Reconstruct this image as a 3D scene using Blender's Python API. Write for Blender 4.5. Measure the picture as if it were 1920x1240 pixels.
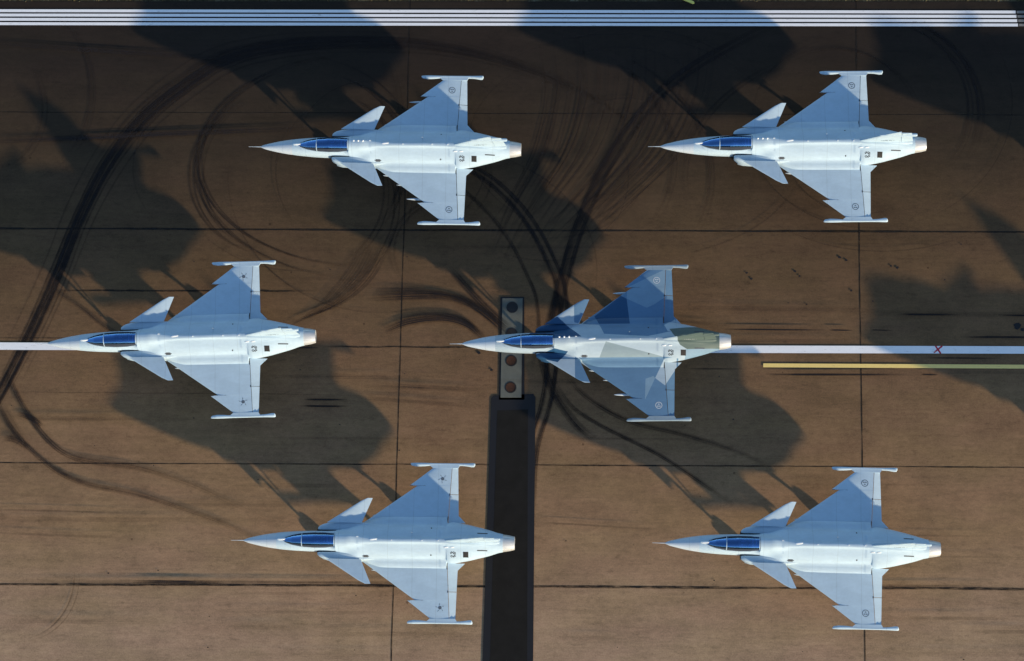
import bpy, math, random
import numpy as np
from mathutils import Vector, Matrix
random.seed(7)
D = bpy.data
for o in list(D.objects): D.objects.remove(o)
scn = bpy.context.scene
COL = scn.collection

# ------------------------------------------------------------------ camera
W_, H_, F_ = 1920.0, 1240.0, 4300.0
Yc = Vector((260, -20164, F_)).normalized()          # world +Y seen in camera axes (right, down, forward)
Xc = Vector((1, .0053, -(260 - 20164*.0053)/F_)).normalized()
Zc = Xc.cross(Yc).normalized(); Yc = Zc.cross(Xc).normalized()
R_wc = Matrix((Xc, Yc, Zc)).transposed()             # world -> camera (right, down, fwd)
FLIP = Matrix(((1, 0, 0), (0, -1, 0), (0, 0, -1)))
R_cw = (FLIP @ R_wc).transposed()
fwd = Vector((Xc.z, Yc.z, Zc.z))
DIST = 116.4
CAM = -DIST*fwd
cam = D.objects.new('camera', D.cameras.new('camera')); COL.objects.link(cam)
cam.matrix_world = Matrix.Translation(CAM) @ R_cw.to_4x4()
cam.data.sensor_width = 36; cam.data.lens = F_/W_*36
cam.data.clip_end = 6000; cam.data.clip_start = 1
scn.camera = cam

def gp(px, py, z=0.0):                                # where a sight line of the photograph meets height z
    d = R_wc.transposed() @ Vector(((px-W_/2)/F_, (py-H_/2)/F_, 1.0))
    t = (z-CAM.z)/d.z
    p = CAM + d*t
    return Vector((p.x, p.y, z))

# ------------------------------------------------------------------ light
SUN_EL = math.radians(12.3)
hd = Vector((.725, -.689, 0)).normalized()            # horizontal direction towards the sun
sdir = Vector((hd.x*math.cos(SUN_EL), hd.y*math.cos(SUN_EL), math.sin(SUN_EL)))
sun = D.objects.new('sun', D.lights.new('sun', 'SUN')); COL.objects.link(sun)
sun.data.energy = 3.8; sun.data.angle = math.radians(1.1); sun.data.color = (1, .80, .54)
sun.rotation_euler = sdir.to_track_quat('Z', 'Y').to_euler()
sun.location = (60, -55, 40)
w = D.worlds.new('World'); scn.world = w; w.use_nodes = True
nt = w.node_tree; nt.nodes.clear()
sky = nt.nodes.new('ShaderNodeTexSky'); sky.sky_type = 'NISHITA'; sky.sun_disc = False
sky.sun_elevation = SUN_EL; sky.sun_rotation = math.atan2(hd.x, hd.y)
sky.air_density = 1.0; sky.dust_density = .3; sky.ozone_density = 2.0
bg = nt.nodes.new('ShaderNodeBackground'); bg.inputs[1].default_value = .13
wo = nt.nodes.new('ShaderNodeOutputWorld')
nt.links.new(sky.outputs[0], bg.inputs[0]); nt.links.new(bg.outputs[0], wo.inputs[0])
vs = scn.view_settings
vs.view_transform = 'Standard'; vs.look = 'None'; vs.gamma = 1; vs.exposure = 0.8
scn.render.engine = 'CYCLES'; scn.cycles.transparent_max_bounces = 64

# ------------------------------------------------------------------ node helper
class NB:
    def __init__(s, name):
        s.m = D.materials.new(name); s.m.use_nodes = True
        s.t = s.m.node_tree; s.t.nodes.clear()
        s.out = s.t.nodes.new('ShaderNodeOutputMaterial')
    def n(s, typ, ins=None, **kw):
        nd = s.t.nodes.new(typ)
        for k, v in kw.items(): setattr(nd, k, v)
        for k, v in (ins or {}).items():
            if isinstance(v, bpy.types.NodeSocket): s.t.links.new(v, nd.inputs[k])
            else: nd.inputs[k].default_value = v
        return nd
    def math(s, op, a, b=None, c=None, clamp=False):
        nd = s.t.nodes.new('ShaderNodeMath'); nd.operation = op; nd.use_clamp = clamp
        for i, v in enumerate((a, b, c)):
            if v is None: continue
            if isinstance(v, bpy.types.NodeSocket): s.t.links.new(v, nd.inputs[i])
            else: nd.inputs[i].default_value = v
        return nd.outputs[0]
    def ramp(s, fac, stops, mode='LINEAR'):
        nd = s.t.nodes.new('ShaderNodeValToRGB'); cr = nd.color_ramp; cr.interpolation = mode
        while len(cr.elements) < len(stops): cr.elements.new(.5)
        for e, (p, c) in zip(cr.elements, stops):
            e.position = p; e.color = (*c, 1) if len(c) == 3 else c
        s.t.links.new(fac, nd.inputs[0]); return nd.outputs[0]
    def noise(s, vec, scale, detail=3, rough=.55, dist=0):
        return s.n('ShaderNodeTexNoise', {'Vector': vec, 'Scale': scale, 'Detail': detail, 'Roughness': rough, 'Distortion': dist}).outputs[0]
    def mapping(s, vec, scale=(1, 1, 1), loc=(0, 0, 0)):
        return s.n('ShaderNodeMapping', {'Vector': vec, 'Scale': scale, 'Location': loc}).outputs[0]
    def mix(s, fac, a, b, blend='MIX'):
        nd = s.t.nodes.new('ShaderNodeMix'); nd.data_type = 'RGBA'; nd.blend_type = blend
        for k, v in ((0, fac), (6, a), (7, b)):
            if isinstance(v, bpy.types.NodeSocket): s.t.links.new(v, nd.inputs[k])
            else: nd.inputs[k].default_value = v if k == 0 else (*v, 1) if len(v) == 3 else v
        return nd.outputs[2]
    def bsdf(s, col, rough=.5, metal=0, spec=.5, bump=None, bstr=.1, bdist=.02, **kw):
        p = s.t.nodes.new('ShaderNodeBsdfPrincipled')
        for k, v in (('Base Color', col), ('Roughness', rough), ('Metallic', metal), ('Specular IOR Level', spec)):
            if isinstance(v, bpy.types.NodeSocket): s.t.links.new(v, p.inputs[k])
            elif k == 'Base Color': p.inputs[k].default_value = (*v, 1)
            else: p.inputs[k].default_value = v
        if bump is not None:
            b = s.n('ShaderNodeBump', {'Height': bump, 'Strength': bstr, 'Distance': bdist})
            s.t.links.new(b.outputs[0], p.inputs['Normal'])
        for k, v in kw.items(): p.inputs[k].default_value = v
        return p
    def done(s, sh):
        s.t.links.new(sh if isinstance(sh, bpy.types.NodeSocket) else sh.outputs[0], s.out.inputs[0]); return s.m

# ------------------------------------------------------------------ ground materials
def mat_asphalt():
    b = NB('runway_asphalt')
    pos = b.n('ShaderNodeNewGeometry').outputs['Position']
    sep = b.n('ShaderNodeSeparateXYZ', {0: pos})
    y = sep.outputs[1]
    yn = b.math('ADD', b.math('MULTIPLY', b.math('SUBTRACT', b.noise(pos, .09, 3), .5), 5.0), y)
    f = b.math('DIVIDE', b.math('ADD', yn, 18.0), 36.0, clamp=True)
    base = b.ramp(f, [(.05, FALLOFF[0]), (.22, FALLOFF[1]), (.44, FALLOFF[2]), (.60, FALLOFF[3]), (.76, FALLOFF[4]), (.9, FALLOFF[5])])
    s1 = b.noise(b.mapping(pos, (.22, 1.3, 1)), 1.0, 7, .72)          # paving passes, long streaks
    s2 = b.noise(b.mapping(pos, (.5, 9, 1)), 1.0, 5, .65)
    s3 = b.noise(pos, .5, 6, .65)
    s4 = b.noise(b.mapping(pos, (.6, 1.2, 1)), 4.5, 6, .8)
    s5 = b.noise(pos, 13, 3, .9)
    v = b.math('ADD', b.math('MULTIPLY', s1, .7), b.math('MULTIPLY', s2, .3))
    v = b.math('ADD', v, b.math('MULTIPLY', s3, .7))
    v = b.math('ADD', v, b.math('MULTIPLY', b.math('ADD', s4, -.05), .9))
    st_ = b.ramp(b.noise(b.mapping(pos, (.7, 1.5, 1)), 1.5, 7, .78), [(.30, (.62, .62, .62)), (.44, (1, 1, 1))])
    v = b.math('ADD', v, b.math('MULTIPLY', b.math('SUBTRACT', s5, .194), .9))
    v = b.math('MAXIMUM', b.math('ADD', b.math('MULTIPLY', b.math('SUBTRACT', v, 1.6), 1.0), 1.0), .25)
    c = b.mix(1.0, base, b.n('ShaderNodeCombineColor', {0: v, 1: v, 2: v}).outputs[0], 'MULTIPLY')
    c = b.mix(1.0, c, st_, 'MULTIPLY')
    hue = b.noise(b.mapping(pos, (.3, 1.0, 1)), .55, 4, .6)
    c = b.mix(b.math('MULTIPLY', b.ramp(hue, [(.42, (0, 0, 0)), (.72, (1, 1, 1))]), .35), c, b.mix(1.0, c, (.92, 1.02, .78), 'MULTIPLY'))
    c = b.mix(b.math('MULTIPLY', b.ramp(hue, [(.3, (1, 1, 1)), (.5, (0, 0, 0))]), .4), c, b.mix(1.0, c, (1.02, .95, .97), 'MULTIPLY'))
    # small dark oil specks
    vor = b.n('ShaderNodeTexVoronoi', {'Vector': b.mapping(pos, (1, 1, 0)), 'Scale': .8, 'Randomness': 1.0})
    big = b.math('GREATER_THAN', b.n('ShaderNodeSeparateColor', {0: vor.outputs['Color']}).outputs[0], .86)
    sp = b.math('MULTIPLY', b.math('SMOOTH_MIN', b.math('LESS_THAN', vor.outputs['Distance'], .05), 1, .01), big)
    c = b.mix(b.math('MULTIPLY', sp, .6), c, b.mix(1.0, c, (.25, .2, .2), 'MULTIPLY'))
    p = b.bsdf(c, .88, 0, .25, bump=b.math('ADD', s5, b.noise(pos, 90, 2)), bstr=.25, bdist=.006)
    return b.done(p)
FALLOFF = [(.352, .233, .150), (.285, .174, .096), (.182, .106, .057), (.117, .069, .036), (.048, .031, .018), (.022, .0150, .0112)]  # light falloff painted into the asphalt colour, pale south side to dark north side

def mat_paint(name, col, wear=.25, rough=.6):
    b = NB(name)
    pos = b.n('ShaderNodeNewGeometry').outputs['Position']
    s = b.noise(b.mapping(pos, (.35, 3, 1)), 1.6, 6, .7); k = b.noise(pos, 9, 4, .7)
    v = b.math('ADD', b.math('MULTIPLY', b.math('ADD', s, k), wear), 1-wear)
    c = b.mix(1.0, col, b.n('ShaderNodeCombineColor', {0: v, 1: v, 2: v}).outputs[0], 'MULTIPLY')
    wr = b.noise(b.mapping(pos, (1.2, 6, 1)), 1.4, 7, .8)
    c = b.mix(b.math('MULTIPLY', b.ramp(wr, [(.30, (1, 1, 1)), (.42, (0, 0, 0))]), .75), c, (.16, .13, .10))
    return b.done(b.bsdf(c, rough, 0, .3))

def mat_simple(name, col, rough=.6, metal=0, var=.15, scale=3, spec=.4, bstr=.1):
    b = NB(name)
    pos = b.n('ShaderNodeTexCoord').outputs['Object']
    s = b.noise(pos, scale, 5, .65)
    v = b.math('ADD', b.math('MULTIPLY', b.math('SUBTRACT', s, .5), var*2), 1.0)
    c = b.mix(1.0, col, b.n('ShaderNodeCombineColor', {0: v, 1: v, 2: v}).outputs[0], 'MULTIPLY')
    return b.done(b.bsdf(c, rough, metal, spec, bump=s, bstr=bstr, bdist=.01))

def mat_mark(name, col, dens=1.0, streak=True):
    """rubber or sealant on the asphalt: u runs across (0..1), v along in metres, layer 'k' holds the strength"""
    b = NB(name)
    uv = b.n('ShaderNodeUVMap', uv_map='uv').outputs[0]
    pos = b.n('ShaderNodeNewGeometry').outputs['Position']
    sep = b.n('ShaderNodeSeparateXYZ', {0: uv}); u = sep.outputs[0]
    st = b.n('ShaderNodeAttribute', attribute_name='k').outputs['Fac']
    edge = b.math('MULTIPLY', b.math('MULTIPLY', u, b.math('SUBTRACT', 1.0, u)), 4.0)
    n1 = b.noise(b.mapping(uv, (7 if streak else 2, .12 if streak else 1.2, 1)), 1.0, 5, .7)
    n2 = b.noise(pos, 1.1, 4, .6)
    n3 = b.noise(pos, 14, 3, .7)
    a = b.math('MULTIPLY', b.ramp(n1, [(.32, (0, 0, 0)), (.62, (1, 1, 1))]), b.math('POWER', edge, .8 if streak else .5))
    a = b.math('MULTIPLY', a, b.math('ADD', b.math('MULTIPLY', n2, 1.3), .15))
    a = b.math('MULTIPLY', a, b.math('ADD', b.math('MULTIPLY', n3, .8), .55))
    a = b.math('MULTIPLY', b.math('MULTIPLY', a, st), dens, clamp=True)
    p = b.bsdf(col, .8, 0, .25)
    tr = b.n('ShaderNodeBsdfTransparent')
    mx = b.n('ShaderNodeMixShader', {0: a, 1: tr.outputs[0], 2: p.outputs[0]})
    return b.done(mx)

# ------------------------------------------------------------------ mesh helpers
def tag(o, label=None, cat=None, group=None, kind=None):
    if label: o['label'] = label
    if cat: o['category'] = cat
    if group: o['group'] = group
    if kind: o['kind'] = kind
    return o

def link(name, me, mat=None, parent=None):
    o = D.objects.new(name, me); COL.objects.link(o)
    if mat and not me.materials: me.materials.append(mat)
    if parent: o.parent = parent
    return o

def make_mesh(name, vs_, fs, smooth=False, autos=None):
    me = D.meshes.new(name); me.from_pydata([tuple(map(float, v)) for v in vs_], [], fs); me.update()
    me.validate()
    if smooth:
        me.polygons.foreach_set('use_smooth', [True]*len(me.polygons))
        if autos: me.set_sharp_from_angle(angle=math.radians(autos))
    return me

class MB:
    def __init__(s): s.v = []; s.f = []
    def add(s, v, f):
        o = len(s.v); s.v += [tuple(map(float, p)) for p in v]; s.f += [tuple(i+o for i in q) for q in f]
    def box(s, c, d, rot=None):
        x, y, z = d[0]/2, d[1]/2, d[2]/2
        v = [Vector((a*x, b_*y, c_*z)) for a in (-1, 1) for b_ in (-1, 1) for c_ in (-1, 1)]
        if rot is not None: v = [rot @ p for p in v]
        v = [p+Vector(c) for p in v]
        s.add(v, [(0, 1, 3, 2), (4, 6, 7, 5), (0, 4, 5, 1), (2, 3, 7, 6), (0, 2, 6, 4), (1, 5, 7, 3)])
    def tube(s, p, q, r1, r2=None, n=12):
        r2 = r1 if r2 is None else r2
        p, q = Vector(p), Vector(q); d = (q-p).normalized(); a = d.orthogonal().normalized(); b_ = d.cross(a)
        v = []
        for c, r in ((p, r1), (q, r2)):
            for i in range(n):
                t = 2*math.pi*i/n; v.append(c+(a*math.cos(t)+b_*math.sin(t))*r)
        s.add(v, [(i, (i+1) % n, n+(i+1) % n, n+i) for i in range(n)]+[tuple(range(n))[::-1], tuple(range(n, 2*n))])
    def rings(s, rs, cap=True):
        n = len(rs[0]); v = [p for r in rs for p in r]; f = []
        for k in range(len(rs)-1):
            for i in range(n):
                j = (i+1) % n; f.append((k*n+i, k*n+j, (k+1)*n+j, (k+1)*n+i))
        if cap: f += [tuple(range(n))[::-1], tuple(range((len(rs)-1)*n, len(rs)*n))]
        s.add(v, f)
    def mesh(s, name, smooth=False, autos=35):
        me = make_mesh(name, s.v, s.f, smooth, autos)
        import bmesh
        bm = bmesh.new(); bm.from_mesh(me); bmesh.ops.recalc_face_normals(bm, faces=bm.faces); bm.to_mesh(me); bm.free()
        if smooth: me.set_sharp_from_angle(angle=math.radians(autos))
        return me

def catmull(P, t_per):
    P = np.asarray(P, float); n = len(P); out = []
    for i in range(n-1):
        p0 = P[max(i-1, 0)]; p1 = P[i]; p2 = P[i+1]; p3 = P[min(i+2, n-1)]
        for k in range(t_per):
            t = k/t_per
            out.append(.5*((2*p1)+(-p0+p2)*t+(2*p0-5*p1+4*p2-p3)*t*t+(-p0+3*p1-3*p2+p3)*t**3))
    out.append(P[-1]); return np.array(out)

def pchip(xs, ys, xq):
    xs = np.asarray(xs, float); ys = np.asarray(ys, float)
    h = np.diff(xs); d = np.diff(ys, axis=0)/h[:, None]
    m = np.zeros_like(ys); m[0] = d[0]; m[-1] = d[-1]
    for i in range(1, len(xs)-1):
        a, b_ = d[i-1], d[i]; w1 = 2*h[i]+h[i-1]; w2 = h[i]+2*h[i-1]
        ok = (a*b_) > 0
        m[i] = np.where(ok, (w1+w2)/(w1/np.where(ok, a, 1)+w2/np.where(ok, b_, 1)), 0)
    out = []
    for x in xq:
        i = min(max(np.searchsorted(xs, x)-1, 0), len(xs)-2); t = (x-xs[i])/h[i]
        out.append((2*t**3-3*t**2+1)*ys[i]+(t**3-2*t**2+t)*h[i]*m[i]+(-2*t**3+3*t**2)*ys[i+1]+(t**3-t**2)*h[i]*m[i+1])
    return np.array(out)

# ------------------------------------------------------------------ the ground
def sheet(name, pts, z, mat, label=None, kind='structure', **kw):
    me = make_mesh(name, [(p[0], p[1], z) for p in pts], [tuple(range(len(pts)))])
    if me.polygons[0].normal.z < 0: me.flip_normals()
    o = link(name, me, mat); tag(o, kind=kind, **kw)
    if label: o['label'] = label
    return o

M = {}
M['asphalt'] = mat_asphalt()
b = NB('verge_grass')
pos = b.n('ShaderNodeNewGeometry').outputs['Position']
n1 = b.noise(pos, .8, 6, .7); n2 = b.noise(pos, 7, 5, .75)
c = b.ramp(b.math('ADD', b.math('MULTIPLY', n1, .5), b.math('MULTIPLY', n2, .5)), [(.38, (.012, .012, .008)), (.49, (.04, .036, .018)), (.57, (.085, .078, .045)), (.68, (.2, .19, .14))])
M['grass'] = b.done(b.bsdf(c, .9, 0, .2, bump=n2, bstr=.9, bdist=.08))
M['white'] = mat_paint('white_line_paint', (.86, .87, .90), .12)
M['greywhite'] = mat_paint('worn_line_paint', (.22, .21, .20), .3)
M['yellow'] = mat_paint('yellow_line_paint', (.86, .64, .22), .16)
M['red'] = mat_mark('red_spray_paint', (.55, .02, .05), 2.2, False)
M['rubber'] = mat_mark('tyre_rubber', (.012, .009, .010), 1.3)
M['dark_strip'] = mat_mark('joint_sealant', (.012, .010, .009), 1.9, False)
M['black'] = mat_simple('black_metal', (.012, .012, .014), .5, 0, .2)
M['patch'] = mat_simple('dark_asphalt', (.010, .0095, .009), .85, 0, .7, 1.6, .2, .3)
M['patchedge'] = mat_simple('fresh_bitumen', (.007, .007, .010), .6, 0, .3, 2)
M['concrete'] = mat_simple('pale_concrete', (.105, .112, .10), .8, 0, .3, 2.2)
M['rust'] = mat_simple('rusty_iron', (.042, .0155, .008), .85, .1, .9, 9)

EDGE = 17.62
ground = sheet('ground', [(-2500, -2500), (2500, -2500), (2500, 2500), (-2500, 2500)], -.012, M['grass'])
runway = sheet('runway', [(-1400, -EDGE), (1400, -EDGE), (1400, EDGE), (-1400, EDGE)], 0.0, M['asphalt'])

SUBZ = [0.004]
def ribbon(pts, width, mat, k=1.0, fade=(.15, .15), z=None, per=6, name='tyre_mark', jitter=0.0, px=True, store=None):
    P = np.array([gp(*p)[:2] if px else p for p in pts]); P = catmull(P, per) if len(P) > 2 else np.array([P[0]+(P[1]-P[0])*t for t in np.linspace(0, 1, 14)])
    if z is None: z = SUBZ[0]; SUBZ[0] += .0006
    T = np.gradient(P, axis=0); T /= np.linalg.norm(T, axis=1)[:, None]; Nn = np.stack([-T[:, 1], T[:, 0]], 1)
    L = np.concatenate([[0], np.cumsum(np.linalg.norm(np.diff(P, axis=0), axis=1))]); tot = L[-1]
    w_ = np.full(len(P), width/2.0)
    if jitter: w_ *= 1+jitter*np.array([random.uniform(-1, 1) for _ in P])
    v = []; uv = []; kk = []
    off = random.uniform(0, 40)
    for i in range(len(P)):
        a = min(1, L[i]/tot/max(fade[0], 1e-4)) if fade[0] else 1
        c_ = min(1, (1-L[i]/tot)/max(fade[1], 1e-4)) if fade[1] else 1
        for sgn in (-1, 1):
            v.append((*(P[i]+Nn[i]*w_[i]*sgn), z)); uv.append(((sgn+1)/2, L[i]+off)); kk.append(k*a*c_)
    f = [(2*i, 2*i+2, 2*i+3, 2*i+1) for i in range(len(P)-1)]
    me = make_mesh(name, v, f)
    if me.polygons[0].normal.z < 0: me.flip_normals()
    ul = me.uv_layers.new(name='uv')
    for lp in me.loops: ul.data[lp.index].uv = uv[lp.vertex_index]
    at = me.attributes.new('k', 'FLOAT', 'POINT'); at.data.foreach_set('value', kk)
    o = link(name, me, mat); o['kind'] = 'structure'
    return o

def strip(name, a, b_, h, z, mat):                    # painted line from pixel a to pixel b, h metres wide
    A, B = gp(*a), gp(*b_); d = (B-A); d.z = 0; n = Vector((-d.y, d.x, 0)).normalized()*h/2
    return sheet(name, [A-n, B-n, B+n, A+n], z, mat)

# joints between the paving lanes
SE = 'paving_joint'
for a, b_, wd, k in [((-900, 208), (2800, 218), .05, .8), ((-900, 425), (2800, 439), .11, 1.0), ((-900, 864), (2800, 880), .07, .75),
                     ((-900, 1091), (2800, 1109), .14, .75), ((110, 545), (600, 546), .10, .9), ((-300, 633), (150, 634), .05, .5), ((600, 650), (960, 652), .09, .8), ((0, 735), (700, 741), .05, .3)]:
    n = 26; pts = [(a[0]+(b_[0]-a[0])*t/n, a[1]+(b_[1]-a[1])*t/n+random.uniform(-.5, .5)) for t in range(n+1)]
    ribbon(pts, wd, M['dark_strip'], k, (.02, .02) if a[0] < -100 else (.15, .2), name=SE, per=3, jitter=.25)
for a, b_ in [((777, -240), (726, 1500)), ((1602, -240), (1625, 1500))]:
    n = 16; pts = [(a[0]+(b_[0]-a[0])*t/n+random.uniform(-.4, .4), a[1]+(b_[1]-a[1])*t/n) for t in range(n+1)]
    ribbon(pts, .07, M['dark_strip'], 1.0, (0, 0), name=SE, per=3, jitter=.2)

# painted lines
ZP = .034
strip('centre_line', (-700, 646.6), (236, 650.5), .385, ZP, M['white'])
strip('centre_line', (1330, 655.2), (2600, 658.6), .385, ZP, M['white'])
strip('yellow_guide_line', (1431, 685.5), (2600, 691.5), .20, ZP, M['yellow'])
for i, y in enumerate((21.4, 29.5, 37.6, 45.7)):
    strip('edge_line', (-700, y-1.6), (1904+i*1.5, y+1.9), .158, ZP, M['white'])
    strip('worn_edge_line', (1906+i*1.5, y+1.9), (2600, y+3.2), .14, ZP, M['greywhite'])
for a, b_ in [((1750, 662), (1767, 649)), ((1753, 648), (1764, 664))]:
    ribbon([a, ((a[0]+b_[0])/2, (a[1]+b_[1])/2), b_], .09, M['red'], 1.5, (.1, .1), z=ZP+.004+(.002 if a[1] < 655 else 0), name='red_spray_cross')

# dark asphalt patch and the concrete strip with its round covers
def quad_px(name, pts, z, mat):
    P = [gp(*p) for p in pts]
    for p in P: p.y = max(p.y, -EDGE)
    return sheet(name, P, z, mat)
quad_px('asphalt_patch_edge', [(921, 747), (925, 742), (1000, 739), (1004, 745), (997, 1500), (900, 1500)], .030, M['patchedge'])
quad_px('asphalt_patch', [(932, 770), (990, 768), (986, 1500), (914, 1500)], .034, M['patch'])
quad_px('concrete_frame', [(938.5, 557), (983, 557), (983.5, 750), (935.5, 750)], .030, M['patchedge'])

slab = D.objects.new('concrete_slab', None); COL.objects.link(slab); sc = gp(960, 653); slab.location = (sc.x, sc.y, 0)
tag(slab, 'narrow pale concrete slab with round iron covers under the nose of the camouflaged jet', 'concrete slab')
mb = MB(); q = [gp(*p)-Vector((sc.x, sc.y, 0)) for p in [(942, 560), (980, 560), (977.5, 746), (938.5, 746)]]
mb.rings([[(p.x, p.y, .0) for p in q], [(p.x, p.y, .050) for p in q]])
link('slab', mb.mesh('slab'), M['concrete'], slab)
for i, (px, py, mt) in enumerate([(960.5, 577, 'black'), (959.5, 626, 'black'), (958.7, 677, 'rust'), (957.5, 727, 'rust')]):
    p = gp(px, py)-Vector((sc.x, sc.y, 0)); r = .262; n = 32
    mb = MB()
    prof = [(0, .054), (r*.86, .054), (r*.93, .058), (r, .056), (r, .045)]
    mb.rings([[(p.x+max(rr, .001)*math.cos(2*math.pi*j/n), p.y+max(rr, .001)*math.sin(2*math.pi*j/n), zz) for j in range(n)] for rr, zz in prof])
    o = link('round_cover', mb.mesh('round_cover', True), M[mt], slab)
    if mt == 'rust': o['label'] = 'rusty round cover'
    ring = MB(); ring.rings([[(p.x+rr*math.cos(2*math.pi*j/n), p.y+rr*math.sin(2*math.pi*j/n), zz) for j in range(n)] for rr, zz in [(r*.93, .0585), (r*.93, .0615), (r*1.12, .0615), (r*1.12, .0585), (r*.93, .0585)]], False)
    g = link('rim', ring.mesh('rim'), M['black'], o)

# tyre marks (photograph pixels on the ground)
def T(pts, w_, k=1, fade=(.2, .2)): ribbon(pts, w_, M['rubber'], k, fade, per=8)
arc = [(-40, 790), (0, 725), (58, 610), (105, 505), (150, 395), (200, 300), (262, 220), (338, 158), (420, 108), (520, 84), (640, 76), (780, 80), (900, 100), (1010, 135), (1100, 175), (1180, 225)]
T(arc, .22, 1.35, (0, .45)); T([(x+10, y+9) for x, y in arc], .24, 1.25, (0, .5)); T([(x+4, y+5) for x, y in arc], .9, .6, (0, .5))
for dx_, dy_, k_ in ((-5, -6, .6), (18, 14, .6), (26, 22, .45), (5, 3, .8), (-22, -16, .35)): T([(x+dx_+random.uniform(-2, 2), y+dy_) for x, y in arc[1:]], .12, k_, (.1, .5))
T([(x-14, y-6) for x, y in arc[4:13]], .2, .6, (.3, .3))
V1 = [(780, 300), (840, 305), (905, 335), (960, 385), (1000, 440), (1030, 500), (1045, 540), (1050, 600), (1035, 680)]
T(V1, .3, 1.1); T([(x+14, y-4) for x, y in V1], .25, 1.2)
T([(x-40, y+20) for x, y in V1], .25, .8)
V2 = [(1450, 40), (1380, 75), (1300, 120), (1240, 165), (1180, 235), (1130, 310), (1095, 385), (1070, 450), (1050, 520), (1030, 600), (1010, 680)]
T(V2, .3, 1.15); T([(x+15, y+4) for x, y in V2], .24, .9); T([(x+6, y+2) for x, y in V2[4:]], .8, .55)
V3 = [(1040, 500), (1042, 560), (1030, 640), (1025, 700), (1015, 760), (990, 850), (985, 960)]
T(V3, .3, 1.3); T([(x+16, y) for x, y in V3], .3, 1.2)
T([(1060, 700), (1100, 745), (1180, 790), (1280, 815), (1390, 850), (1470, 890)], .3, .9, (.2, .5))
T([(1030, 700), (1070, 760), (1130, 800), (1230, 850), (1300, 895), (1380, 950)], .25, .9)
T([(1010, 640), (1030, 720), (1075, 790), (1120, 830)], .5, .9)
for (cx, cy, rx, ry, a0, a1, wd, k) in [
    (690, 300, 320, 200, 95, 262, .16, .75), (700, 310, 335, 215, 100, 255, .16, .6), (520, 330, 165, 150, 110, 250, .16, .8), (545, 325, 172, 160, 120, 245, .14, .6),
    (560, 300, 200, 170, -70, 30, .16, .8), (560, 320, 190, 160, -60, 40, .2, .8), (540, 360, 180, 160, -50, 60, .14, .7), (570, 380, 170, 170, -70, 75, .14, .6),
    (1640, 210, 195, 180, -95, 30, .24, .85), (1625, 205, 190, 170, -80, 40, .16, .7), (1560, 260, 170, 170, -120, -20, .14, .5),
    (880, 470, 150, 110, 150, 260, .2, .5), (60, 170, 110, 150, -60, 60, .2, .5), (-20, 200, 100, 120, -40, 80, .16, .5),
    (1000, 330, 330, 260, -60, 25, .18, .6), (960, 300, 300, 240, -55, 30, .18, .6), (1700, 330, 420, 260, 170, 235, .18, .6),
    (690, 260, 60, 190, 90, -60, .12, .4), (720, 300, 50, 160, 90, -50, .12, .4), (30, 1080, 110, 120, -10, 80, .10, .5)]:
    pts = [(cx+rx*math.cos(math.radians(a0+(a1-a0)*t/9)), cy+ry*math.sin(math.radians(a0+(a1-a0)*t/9))) for t in range(10)]
    T(pts, wd, k, (.3, .3)); T([(x+9, y+3) for x, y in pts], wd*.8, k*.8, (.3, .3))
for i in range(46):                                   # fan of light scrubbing right of the middle
    t = i/45; x0 = 1010+t*330+random.uniform(-12, 12)
    T([(x0+random.uniform(-6, 6), 60+random.uniform(-20, 90)), (x0+12-t*20, 170), (x0-10-t*50, 280), (x0-60-t*100, 380), (x0-100-t*170, 470+random.uniform(-40, 40))], random.uniform(.06, .2), random.uniform(.35, .75), (.35, .4))
for i in range(26):                                   # fine overlapping loops over the upper middle
    cx, cy = random.choice([(700, 300), (560, 320), (1000, 330), (1180, 260), (860, 470), (1640, 230)]); cx += random.uniform(-40, 40); cy += random.uniform(-40, 40)
    rx = random.uniform(120, 330); ry = rx*random.uniform(.6, .95); a0 = random.uniform(0, 360); da = random.uniform(60, 150)
    T([(cx+rx*math.cos(math.radians(a0+da*t/9)), cy+ry*math.sin(math.radians(a0+da*t/9))) for t in range(10)], random.uniform(.07, .14), random.uniform(.3, .6), (.35, .35))
for i in range(10):
    t = i/9
    T([(740-t*60, 440+t*10), (700-t*50, 520-t*10), (640-t*50, 570+t*10), (560-t*30, 600+t*20)], .08+random.uniform(0, .12), random.uniform(.4, .8), (.3, .3))
L1 = [(10, 690), (40, 755), (85, 820), (130, 855), (185, 868), (260, 878), (350, 905), (430, 940), (500, 972), (540, 985)]
T(L1, .34, 1.0, (.1, .7)); T([(32, 776), (60, 785), (80, 800)], .3, 1.3)
L2 = [(-10, 745), (20, 800), (60, 845), (110, 885), (170, 910), (260, 928), (330, 950), (410, 978), (470, 1005), (560, 1050), (640, 1095)]
T(L2, .32, 1.0, (.1, .7)); T([(8, 822), (30, 826), (55, 842)], .4, 1.2); T([(0, 760), (40, 830)], .7, .5)
T([(100, 545), (150, 575), (200, 615), (250, 640)], .3, .6)
T([(690, 560), (760, 556), (830, 556), (880, 570), (930, 605), (960, 640)], .5, 1.35); T([(700, 545), (780, 545), (860, 560), (900, 580)], .3, .9)
T([(715, 625), (765, 605), (830, 598), (880, 612), (915, 645)], .42, 1.6); T([(740, 600), (800, 590), (860, 595), (900, 620)], .24, 1.0)
T([(840, 500), (880, 545), (925, 590), (960, 620)], .4, 1.0)
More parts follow.
